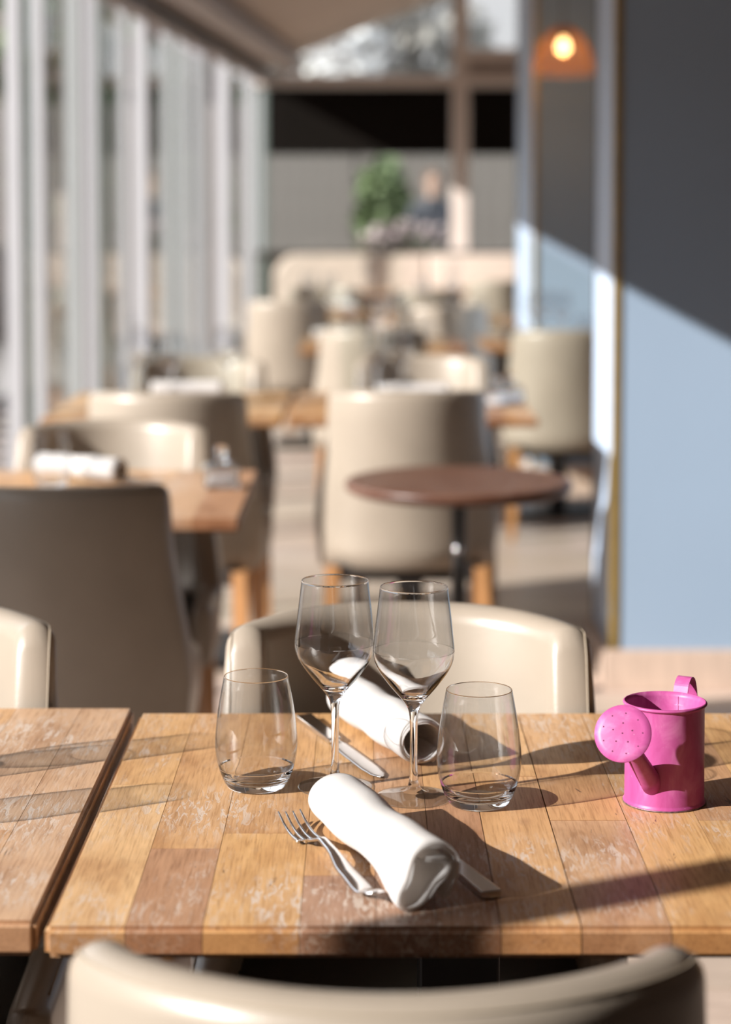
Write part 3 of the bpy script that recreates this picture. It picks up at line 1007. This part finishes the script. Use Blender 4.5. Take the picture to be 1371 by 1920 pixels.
# ------------------------------------------------------------------ napkins
def resample(pts, n):
    pts = [Vector(p) for p in pts]
    d = [0]
    for a_, b_ in zip(pts, pts[1:]): d.append(d[-1] + (b_ - a_).length)
    out = []; k_ = 0
    for i in range(n):
        s_ = d[-1] * i / (n - 1)
        while k_ < len(d) - 2 and d[k_ + 1] < s_: k_ += 1
        t = (s_ - d[k_]) / max(1e-9, d[k_ + 1] - d[k_])
        out.append(pts[k_].lerp(pts[k_ + 1], t))
    return out
def roll(name, label, A, B, secA, secB, th, group, cat='napkin', nst=26, edge_wob=.0015):
    """A: near end point on the table, B: far end point; sections are lists of sheets, each a polyline of (u,z)"""
    A, B = Vector(A), Vector(B)
    ax = (B - A); Lg = ax.length; ax.normalize()
    side = Vector((ax.y, -ax.x, 0))    # u direction (to the right when looking from the near end)
    bm = bmesh.new()
    N = 90
    for si, (sa, sb) in enumerate(zip(secA, secB)):
        pa = resample(catmull([(u, z, 0) for u, z in sa], 6), N); pb = resample(catmull([(u, z, 0) for u, z in sb], 6), N)
        grids = []
        for sgn in (-1, 1):
            G = []
            for i in range(nst):
                t = i / (nst - 1)
                m = sm(min(1, t * 1.5))
                sec = [p.lerp(q, m) for p, q in zip(pa, pb)]
                ring = []
                for j, p in enumerate(sec):
                    a_ = sec[max(0, j - 1)]; b_ = sec[min(N - 1, j + 1)]
                    tg_ = (b_ - a_).normalized(); nn = Vector((-tg_.y, tg_.x, 0))
                    edge = sqrt(max(0, 1 - ((max(0, 3 - j, j - (N - 4))) / 3.2) ** 2))
                    ew = min(1, min(i, nst - 1 - i) / 1.5 + .35)
                    q = p + nn * (sgn * th / 2 * max(.1, edge) * ew)
                    wob = .0009 * sin(5 * t * pi + j * .13 + si) * sin(pi * t)
                    s_ = Lg * t + (edge_wob * sin(j * .35 + si * 2) + .002 * sin(j * .07)) * (1 if i == 0 else 0) 
                    P = A + ax * s_ + side * (q.x + wob) + Vector((0, 0, max(.0004, q.y + wob)))
                    ring.append(bm.verts.new(P))
                G.append(ring)
            grids.append(G)
        G0, G1 = grids
        for G in grids:
            for i in range(nst - 1):
                for j in range(N - 1): bm.faces.new((G[i][j], G[i][j + 1], G[i + 1][j + 1], G[i + 1][j]))
        for i in range(nst - 1):
            for j in (0, N - 1): bm.faces.new((G0[i][j], G0[i + 1][j], G1[i + 1][j], G1[i][j]))
        for j in range(N - 1):
            for i in (0, nst - 1): bm.faces.new((G0[i][j], G1[i][j], G1[i][j + 1], G0[i][j + 1]))
    c = (A + B) / 2
    bmesh.ops.translate(bm, verts=bm.verts, vec=-c)
    o = obj_from_bm(name, bm, M['cloth'], None, True); o.location = c
    return tag(o, label, cat, group)
# front napkin section: traced folds, millimetres, u to the right
K = .25 / 1e3 * .50
raw = [(828, 585), (868, 560), (905, 490), (938, 400), (935, 300), (880, 222), (790, 185), (690, 190), (610, 240), (575, 330), (545, 420), (492, 500), (478, 570), (510, 622), (570, 630), (650, 600), (715, 535), (770, 470), (850, 415), (880, 350), (850, 290), (770, 275), (690, 275)]
sc_ = .0545 / 460
front_sec = [((x - 715) * sc_, (632 - yy) * sc_ + .0016) for x, yy in raw]
def offset(sec, d):
    out = []
    for j in range(len(sec)):
        a_ = Vector(sec[max(0, j - 1)]); b_ = Vector(sec[min(len(sec) - 1, j + 1)])
        tg_ = (b_ - a_).normalized(); nn = Vector((-tg_.y, tg_.x))
        out.append((sec[j][0] + nn.x * d, max(.0012, sec[j][1] + nn.y * d)))
    return out
def spiral(rx, rz, turns, start, shrink, z0=None):
    out = []; n = int(turns * 20)
    for i in range(n + 1):
        a_ = start + 2 * pi * i / 20
        k_ = 1 - shrink * i / 20
        out.append((rx * k_ * cos(a_), rz + .0008 + rz * k_ * sin(a_)))
    return out
rear_sp = spiral(.0300, .0245, 1.7, -.9, .16)
roll('rolled_napkin', 'white rolled napkin lying at the front between the fork and the shaded knife', (.0530, 1.652, .7502), (-.028, 1.888, .7502),
     [front_sec, offset(front_sec, .0030)], [rear_sp, [(x * .89, (z - .025) * .89 + .025) for x, z in rear_sp]], .0024, 'rolled white napkins')
sp2 = [spiral(.0275, .0255, 2.1, -1.1, .115), [(x * .925, (z - .026) * .925 + .0262) for x, z in spiral(.0275, .0255, 2.1, -1.1, .115)]]
nb = roll('rolled_napkin', 'white rolled napkin lying behind the two wine glasses', (.0585, 2.085, .7502), (-.0200, 2.285, .7502), sp2, sp2, .0022, 'rolled white napkins', edge_wob=.0022)
def far_napkin(x, yy, rz, label, sc=1):
    o = nb.copy(); COL.objects.link(o)
    o.location = (x, yy, .7502 + nb.location.z - .7502); o.rotation_euler = (0, 0, rz)
    o.scale = (sc, sc, sc)
    o['label'] = label
far_napkin(-.610, 4.33, radians(38), 'rolled napkin beside the blurred tumbler on the second left table')
far_napkin(-.545, 6.20, radians(70), 'rolled napkin on the third table by the windows')
far_napkin(.140, 6.10, radians(70), 'rolled napkin on the third right table behind the upright chair')
far_napkin(-.12, 8.9, radians(70), 'rolled napkin on the fourth-row middle table')
far_napkin(-.12, 11.55, radians(40), 'rolled napkin at the right of the fifth-row window-side table')
far_napkin(.70, 8.75, radians(60), 'rolled napkin on the table before the second blue pillar')
far_napkin(.50, 11.0, radians(60), 'rolled napkin on the fifth-row right table')

# ------------------------------------------------------------------ cutlery
def sheet_obj(name, stations, mat, parent=None, nx=8):
    """stations: (y, half width, z centre, thickness, crown)"""
    bm = bmesh.new(); R = []
    for (yy, hw, z, th, cr) in stations:
        ring = []
        for j in range(nx + 1):
            u = -1 + 2 * j / nx
            ring.append((u * hw, yy, z + th / 2 * sqrt(max(.0, 1 - abs(u) ** 3)) + cr * (1 - u * u)))
        for j in range(nx - 1, 0, -1):
            u = -1 + 2 * j / nx
            ring.append((u * hw, yy, z - th / 2 * sqrt(max(.0, 1 - abs(u) ** 3)) + cr * (1 - u * u)))
        R.append([bm.verts.new(p) for p in ring])
    m = len(R[0])
    for A_, B_ in zip(R, R[1:]):
        for i in range(m): bm.faces.new((A_[i], A_[(i + 1) % m], B_[(i + 1) % m], B_[i]))
    bm.faces.new(R[0][::-1]); bm.faces.new(R[-1])
    return obj_from_bm(name, bm, mat, parent, True)
def dense(st, n=5):
    out = []
    for a_, b_ in zip(st, st[1:]):
        for i in range(n):
            t = i / n; t2 = sm(t)
            out.append(tuple([a_[0] + (b_[0] - a_[0]) * t] + [p + (q - p) * t2 for p, q in zip(a_[1:], b_[1:])]))
    out.append(st[-1]); return out
fx, fy = .0095, 1.660
fork = thing('fork', 'four-tined steel fork lying left of the front rolled napkin', 'fork', (fx, fy, .7502), atan2(.0835, .232))
# local: +y towards the tines
hs = dense([(0, .0050, .0120, .0022, 0), (.004, .0088, .0108, .0026, .0004), (.030, .0100, .0040, .0030, .0008), (.075, .0088, .0065, .0032, .001), (.120, .0050, .0135, .0036, .0008), (.142, .0045, .0150, .0036, .0005), (.158, .0085, .0110, .0026, -.0008), (.172, .0120, .0065, .0020, -.0014), (.180, .0128, .0048, .0019, -.0014)], 4)
sheet_obj('fork_handle', hs, M['steel'], fork)
for i in range(4):
    u0 = -.0107 + i * .00713
    st = []
    for j in range(12):
        t = j / 11
        st.append((u0 * (1 + .0 * t), .178 + .062 * t, .0040 - .0014 * (1 - (u0 / .0128) ** 2) + .010 * t ** 2.0 - .002 * sin(pi * t), t))
    pts = [(a_, b_, c_) for a_, b_, c_, t in st]
    bm = bmesh.new(); tube_bm(bm, pts, [.0019 * (1 - .45 * t) if t < .93 else .0007 for *_x, t in st], 8)
    obj_from_bm('tine', bm, M['steel'], fork, True)
def knife(label, p_handle, p_tip, ang_roll=0):
    A, B = Vector(p_handle), Vector(p_tip)
    d = B - A; L = d.length
    t = thing('table_knife', label, 'knife', (A.x, A.y, .7502), atan2(-d.x, d.y), 'steel table knives')
    s_ = L / .235
    def sc(st): return [(a_ * s_, b_ * s_, c_, d_, e_) for a_, b_, c_, d_, e_ in st]
    h = bx(-.0088 * s_, .0088 * s_, 0, .100 * s_, .0, .0072, .0011, 2)
    for v_ in h.verts:
        k_ = v_.co.y / (.1 * s_); v_.co.x *= 1 - .22 * k_; v_.co.z *= 1 - .12 * k_
    obj_from_bm('handle', h, M['steel'], t)
    sheet_obj('blade', dense(sc([(.099, .0060, .0032, .0052, 0), (.106, .0050, .0030, .0040, 0), (.112, .0088, .0024, .0020, 0), (.15, .0098, .0022, .0018, 0), (.20, .0100, .0021, .0016, 0), (.222, .0080, .0020, .0014, 0), (.232, .0040, .0020, .0012, 0), (.235, .0012, .0020, .001, 0)]), 4), M['blade'], t)
    return t
knife('steel table knife lying behind the left wine glass with its tip towards us', (-.0700, 2.278), (.0165, 2.040))
knife('shaded steel knife whose handle end sticks out right of the front napkin', (.1060, 1.680), (.0290, 1.905))
kn3 = knife('small knife lying right of the blurred napkin on the second left table', (-.475, 4.28), (-.56, 4.45))

# ------------------------------------------------------------------ pink watering can
R = .0388; H = .0985
CX, CYY = .2925, 1.963
can = thing('watering_can', 'small pink tin watering can at the right of the laid table', 'watering can', (CX, CYY, .7502))
prof = [(0, .0025), (R - .002, .0025), (R - .0005, 0), (R + .0012, .0006), (R + .0014, .0022), (R + .0002, .0034), (R, .005), (R - .0004, H - .004)]
prof += [(R + .0022 * cos(a_) * 1.0, H - .0005 + .0018 * sin(a_)) for a_ in [(-pi / 2) + pi * i / 8 for i in range(9)]]
prof += [(R - .0012, H - .004), (R - .0010, .0040), (0, .0040)]
lathe_obj('can_body', prof, M['pink'], can, 96)
lathe_obj('bottom_rim', [(R - .001, .0), (R + .0016, .0), (R + .0018, .0012), (R + .0010, .0016)], M['tin'], can, 96)
# inner seam rib
an = radians(62)
tube('seam_rib', [((R - .0010) * cos(an), (R - .0010) * sin(an), .006), ((R - .0010) * cos(an), (R - .0010) * sin(an), H - .003)], .0009, M['pink'], can, 8)
# spout and rose
root = Vector((.2770 - CX, 1.9345 - CYY, .0240)); rose = Vector((.2415 - CX, 1.868 - CYY, .0885))
rose = Vector((-.0525, -.0905, .0905))
sd = (rose - root)
root_in = root
pts = [root_in + sd * t for t in (0, .15, .4, .7, .9, .97)]
bm = bmesh.new(); tube_bm(bm, pts, [.0105, .0100, .0088, .0074, .0068, .0068], 28)
obj_from_bm('spout', bm, M['pink'], can, True)
tube('spout_seam', [root_in + sd * t + Vector((-.0085 + .0028 * t, -.0035, -.004)) for t in (.1, .5, .9)], .0009, M['pink'], can, 6)
nrm = Vector((-.30, -.86, .42)).normalized()
q = nrm.to_track_quat('Z', 'Y')
ros = lathe_obj('rose', [(.007, -.020), (.0075, -.019), (.016, -.009), (.0250, -.0022), (.0266, -.0008), (.0270, .0), (.0266, .0007), (.020, .0016), (.010, .0022), (0, .0024)], M['pink'], can, 72)
ros.rotation_euler = q.to_euler(); ros.location = rose
hb = bmesh.new()
holes = [(0, 0)] + [(.0095 * cos(a_), .0095 * sin(a_)) for a_ in [2 * pi * i / 5 + .35 for i in range(5)]] + [(.0190 * cos(a_), .0190 * sin(a_)) for a_ in [2 * pi * i / 9 + .1 for i in range(9)]]
for hx, hy in holes:
    r_ = sqrt(hx * hx + hy * hy); zc = .0025 - .0011 * (r_ / .0205) ** 2
    m_ = Matrix.Translation((hx, hy, zc))
    bmesh.ops.create_cone(hb, cap_ends=True, segments=10, radius1=.00078, radius2=.00070, depth=.0005, matrix=m_)
ho = obj_from_bm('rose_holes', hb, M['hole'], ros)
# handle strap at the back
hd = Vector((.50, .866, 0)).normalized(); sd_ = Vector((-hd.y, hd.x, 0))
ctr = [(R - .001, H - .012), (R + .002, H - .002), (R + .006, H + .008), (R + .014, H + .0135), (R + .023, H + .010), (R + .029, H - .004), (R + .030, H - .022), (R + .024, H - .040), (R + .012, H - .052), (R + .001, H - .056)]
cp = catmull([(a_, b_, 0) for a_, b_ in ctr], 5)
bm = bmesh.new(); Rg = []
for j, p in enumerate(cp):
    a_ = cp[max(0, j - 1)]; b_ = cp[min(len(cp) - 1, j + 1)]; tg_ = (b_ - a_).normalized(); nn = Vector((-tg_.y, tg_.x, 0))
    ring = []
    for u, s_ in ((-.0075, -1), (.0075, -1), (.0075, 1), (-.0075, 1)):
        qv = p + nn * (.0006 * s_)
        ring.append(bm.verts.new(hd * qv.x + Vector((0, 0, qv.y)) + sd_ * u))
    Rg.append(ring)
for A_, B_ in zip(Rg, Rg[1:]):
    for i in range(4): bm.faces.new((A_[i], A_[(i + 1) % 4], B_[(i + 1) % 4], B_[i]))
bm.faces.new(Rg[0][::-1]); bm.faces.new(Rg[-1])
obj_from_bm('handle', bm, M['pink'], can)

# ------------------------------------------------------------------ pendant lamp
lx, ly, lz = .868, 9.0, 2.035
lamp = thing('pendant_lamp', 'woven rattan dome lamp with a glowing bulb beside the blue pillars', 'lamp', (lx, ly, lz))
bm = bmesh.new()
nr, ns = 9, 30
def dome(u, a_):  # u 0 top..1 bottom
    r_ = .135 * sin(min(1, .12 + u * .95) * pi / 2) ** .8
    return Vector((r_ * cos(a_), r_ * sin(a_), .085 - .20 * u ** 1.15))
for i in range(ns):
    a_ = 2 * pi * i / ns
    for s_ in (-1, 1):
        tube_bm(bm, [dome(k_ / 8, a_ + s_ * k_ * .07) for k_ in range(9)], .0016, 4)
for k_ in range(nr):
    u = k_ / (nr - 1)
    tube_bm(bm, [dome(u, 2 * pi * i / 30) for i in range(30)], .0024, 4, True)
o = obj_from_bm('lamp_shade', bm, M['rattan'], lamp)
lathe_obj('bulb', [(0, -.030), (.016, -.026), (.026, -.012), (.028, .003), (.022, .018), (.013, .032), (.013, .038), (0, .038)], M['bulb'], lamp, 24)
lathe_obj('socket', [(0, .038), (.016, .038), (.016, .075), (.004, .082), (0, .082)], M['darktrim'], lamp, 16)
tube('cord', [(0, 0, .08), (0, 0, 1.17)], .003, M['darktrim'], lamp, 6)
bl = bpy.data.lights.new('bulb_glow', 'POINT'); bl.energy = 3; bl.color = (1, .6, .3); bl.shadow_soft_size = .03
blo = bpy.data.objects.new('bulb_glow', bl); COL.objects.link(blo); blo.location = (lx, ly, lz - .05)

# ------------------------------------------------------------------ outdoors
gt = box('ground', -30, 20, -20, 60, -.25, -.07, M['paving']); gt['kind'] = 'structure'; gt['label'] = 'pale terrace paving outside the glazing'; gt['category'] = 'ground'
# vertical slat fence beyond the end window
YF = 19.2
fence = thing('slat_fence', 'weathered vertical slat fence outside beyond the end window', 'fence', (0, YF, 0))
sme = None
xx = -7.2; i = 0
while xx < 2.6:
    if sme is None:
        o = obj_from_bm('slat', bx(-.052, .052, -.011, .011, .02, 2.3, .002, 1), M['slat'], fence); sme = o.data
    else:
        o = bpy.data.objects.new('slat', sme); link(o, fence)
    o.location = (xx, random.uniform(-.004, .004), 0); xx += .128
obj_from_bm('rail', bx(-7.3, 2.7, .012, .05, .4, .48), M['slat'], fence)
obj_from_bm('rail', bx(-7.3, 2.7, .012, .05, 1.9, 1.98), M['slat'], fence)
def foliage(t, n, cx, cyy, cz, rx, ry, rz, size, mat, name, seed):
    r = random.Random(seed); v = []; f = []
    for i in range(n):
        while True:
            p = Vector((r.uniform(-1, 1), r.uniform(-1, 1), r.uniform(-1, 1)))
            if .35 < p.length < 1: break
        c = Vector((cx + p.x * rx, cyy + p.y * ry, cz + p.z * rz))
        d = Vector((r.gauss(0, 1), r.gauss(0, 1), r.gauss(0, 1))).normalized(); e = d.orthogonal().normalized() * size * r.uniform(.5, 1)
        d = d * size * .8; k_ = len(v); m_ = e.cross(d).normalized() * size * .12
        v += [tuple(c - d), tuple(c + e + m_), tuple(c + d), tuple(c - e + m_)]; f.append((k_, k_ + 1, k_ + 2, k_ + 3))
    o = obj_from_py(name, v, f, M[mat], t); o['kind'] = 'stuff'; return o
sh = thing('leafy_shrub', 'green shrub growing in front of the slat fence', 'shrub', (.16, 18.3, 0))
foliage(sh, 900, 0, 0, 1.25, .28, .22, .55, .06, 'leaf', 'leaves', 1)
tube('stem', [(0, 0, 0), (.02, 0, .6), (-.03, .02, 1.3)], [.03, .025, .012], M['bark'], sh, 8)
sh2 = thing('flower_bed', 'low bed of pale pink and white flowers outside under the end window', 'flowers', (.35, 17.2, 0))
foliage(sh2, 500, 0, 0, .95, .45, .12, .28, .05, 'pinkflower', 'petals', 2)
foliage(sh2, 500, 0, 0, .80, .5, .14, .30, .06, 'leaf', 'leaves', 3)
obj_from_bm('planter', bx(-.55, .55, -.15, .15, -.07, .6, .01), M['greypanel'], sh2)
tr = thing('blossom_tree', 'tree with white sunlit blossom seen through the gable glass', 'tree', (-.1, 24, 0))
foliage(tr, 1300, -.1, 0, 3.15, .62, .6, .50, .12, 'blossom', 'blossom', 4)
foliage(tr, 900, 0.1, 0.3, 3.3, 1.5, .8, .8, .14, 'dryleaf', 'leaves', 5)
tube('trunk', [(0, 0, -.07), (.05, 0, 1.2), (-.05, 0, 2.4), (.1, 0, 3.2)], [.13, .11, .09, .04], M['bark'], tr, 10)
tube('branch', [(-.04, 0, 2.3), (-.4, .1, 3.0), (-.8, .1, 3.5)], [.06, .045, .02], M['bark'], tr, 8)
tube('branch', [(.0, 0, 2.5), (.4, .1, 3.1), (.9, .1, 3.6)], [.06, .045, .02], M['bark'], tr, 8)
hs_ = thing('grey_building', 'plain grey building behind the fence and the blossom tree', 'building', (-2, 30, 0))
obj_from_bm('facade', bx(-12, 14, 0, .4, -.07, 3.1), M['slat'], hs_)
obj_from_bm('roof', bx(-12.2, 14.2, -.3, 4, 3.1, 6.2), M['greypanel'], hs_)
nb_ = thing('sky_blocking_building', 'unseen brown building added across the outdoor seating to block low sky light', 'building', (-9.5, 2, 0))  # out of view, added to cut the low sky light from the left
obj_from_bm('facade', bx(-.3, 0, -16, 15, -.07, 3.9), M['taupe'], nb_)
obj_from_bm('cornice', bx(-.35, .12, -16, 15, 3.9, 4.05), M['greypanel'], nb_)
for yy in range(-14, 14, 3):
    fr_ = obj_from_bm('window', bx(-.02, .03, yy, yy + 1.4, .9, 2.3), M['whiteframe'], nb_)
    obj_from_bm('window_glass', bx(.031, .036, yy + .08, yy + 1.32, .98, 2.22), M['iron'], fr_)
# long hedge on the terrace side
hg = thing('clipped_hedge', 'dark hedge seen between the window posts on the left', 'hedge', (-3.2, 22, 0))
foliage(hg, 4200, 0, 0, 2.0, 2.1, 1.0, 2.1, .11, 'leaf', 'leaves', 8)
obj_from_bm('hedge_core', bx(-1.7, 1.7, -.6, .6, -.07, 3.5, .3, 2), M['bark'], hg)

# person standing outside
def person():
    t = thing('person', 'person in a dark jacket standing outside beyond the end window', 'person', (.60, 17.9, -.07))
    J = {'pel': (0, 0, .95, .15, .11), 'waist': (0, 0, 1.10, .13, .10), 'chest': (0, 0, 1.30, .17, .115), 'neck': (0, 0, 1.47, .06, .06), 'hb': (0, -.01, 1.54, .062, .068), 'head': (0, -.015, 1.63, .078, .092), 'top': (0, 0, 1.71, .05, .06),
         'shl': (-.17, 0, 1.40, .06, .06), 'ell': (-.24, .02, 1.13, .045, .045), 'wrl': (-.17, -.18, 1.02, .03, .03), 'hal': (-.12, -.24, 1.03, .03, .02),
         'shr': (.17, 0, 1.40, .06, .06), 'elr': (.25, .03, 1.13, .045, .045), 'wrr': (.25, -.05, .90, .03, .03), 'har': (.25, -.08, .82, .03, .02),
         'hil': (-.09, 0, .90, .09, .09), 'knl': (-.10, -.02, .50, .06, .06), 'anl': (-.10, .02, .09, .04, .04), 'tol': (-.11, -.14, .04, .035, .03),
         'hir': (.09, 0, .90, .09, .09), 'knr': (.10, -.02, .50, .06, .06), 'anr': (.10, .02, .09, .04, .04), 'tor': (.11, -.14, .04, .035, .03)}
    E = [('pel', 'waist'), ('waist', 'chest'), ('chest', 'neck'), ('neck', 'hb'), ('hb', 'head'), ('head', 'top'), ('chest', 'shl'), ('shl', 'ell'), ('ell', 'wrl'), ('wrl', 'hal'),
         ('chest', 'shr'), ('shr', 'elr'), ('elr', 'wrr'), ('wrr', 'har'), ('pel', 'hil'), ('hil', 'knl'), ('knl', 'anl'), ('anl', 'tol'), ('pel', 'hir'), ('hir', 'knr'), ('knr', 'anr'), ('anr', 'tor')]
    J2 = dict(J)
    # fingers
    for s_, h in ((-1, 'hal'), (1, 'har')):
        b = Vector(J[h][:3])
        d = Vector((0.3 * -s_, -.8, 0)) if h == 'hal' else Vector((0, -.25, -1))
        d.normalize()
        for i in range(4):
            o_ = Vector((0, 0, (i - 1.5) * .018)) if h == 'hal' else Vector((0, (i - 1.5) * .018, 0))
            k1, k2 = f'{h}f{i}', f'{h}g{i}'
            p1 = b + o_ + d * .035; p2 = b + o_ * 1.1 + d * (.075 - .006 * abs(i - 1))
            J2[k1] = (*p1, .009, .009); J2[k2] = (*p2, .007, .007); E.append((h, k1)); E.append((k1, k2))
        tp = b + (Vector((0, -.02, .04)) if h == 'hal' else Vector((-.03, -.02, -.02)))
        J2[h + 't'] = (*tp, .010, .010); E.append((h, h + 't'))
    keys = list(J2)
    me = bpy.data.meshes.new('body')
    me.from_pydata([J2[k_][:3] for k_ in keys], [(keys.index(a_), keys.index(b_)) for a_, b_ in E], [])
    o = bpy.data.objects.new('body', me); link(o, t)
    md = o.modifiers.new('skin', 'SKIN')
    for i, k_ in enumerate(keys):
        sv = me.skin_vertices[0].data[i]; sv.radius = J2[k_][3:5]; sv.use_root = (k_ == 'pel')
    md.use_smooth_shade = True
    o.modifiers.new('sub', 'SUBSURF').levels = 1
    k2 = NT('clothed figure'); pos = k2.n('ShaderNodeTexCoord').outputs['Object']
    sep = k2.n('ShaderNodeSeparateXYZ'); k2.l(pos, sep.inputs[0])
    c = k2.ramp(k2.math('MULTIPLY', sep.outputs[2], .5), [(0, (.05, .03, .02)), (.06, (.06, .07, .1)), (.46, (.035, .037, .05)), (.745, (.42, .27, .21))])
    for n_ in k2.t.nodes:
        if n_.type == 'VALTORGB': n_.color_ramp.interpolation = 'CONSTANT'
    k2.l(c, k2.b.inputs['Base Color'])
    me.materials.append(k2.m)
    v_, f_ = lathe([(0, .10), (.045, .088), (.078, .055), (.088, .015), (.084, -.03), (.06, -.05)], 20)
    h = obj_from_py('hair', v_, f_, M['hair'], t, True); h.location = (0, .018, 1.645)
    for sx in (-.03, .03):
        e = lathe_obj('eye', [(0, -.008), (.007, -.004), (.008, 0), (.007, .004), (0, .008)], M['tag'], t, 10); e.location = (sx, -.098, 1.635)
    n_ = obj_from_bm('nose', bx(-.01, .01, -.02, .01, -.02, .02, .006), M['skin'], t, True); n_.location = (0, -.108, 1.61)
    m_ = obj_from_bm('mouth', bx(-.022, .022, -.004, .004, -.004, .004, .002), M['pinkflower'], t, True); m_.location = (0, -.095, 1.572)
    for sx in (-.08, .08):
        er = lathe_obj('ear', [(0, -.022), (.012, -.012), (.014, 0), (.012, .012), (0, .022)], M['skin'], t, 10); er.location = (sx, 0, 1.62)
    return t
person()
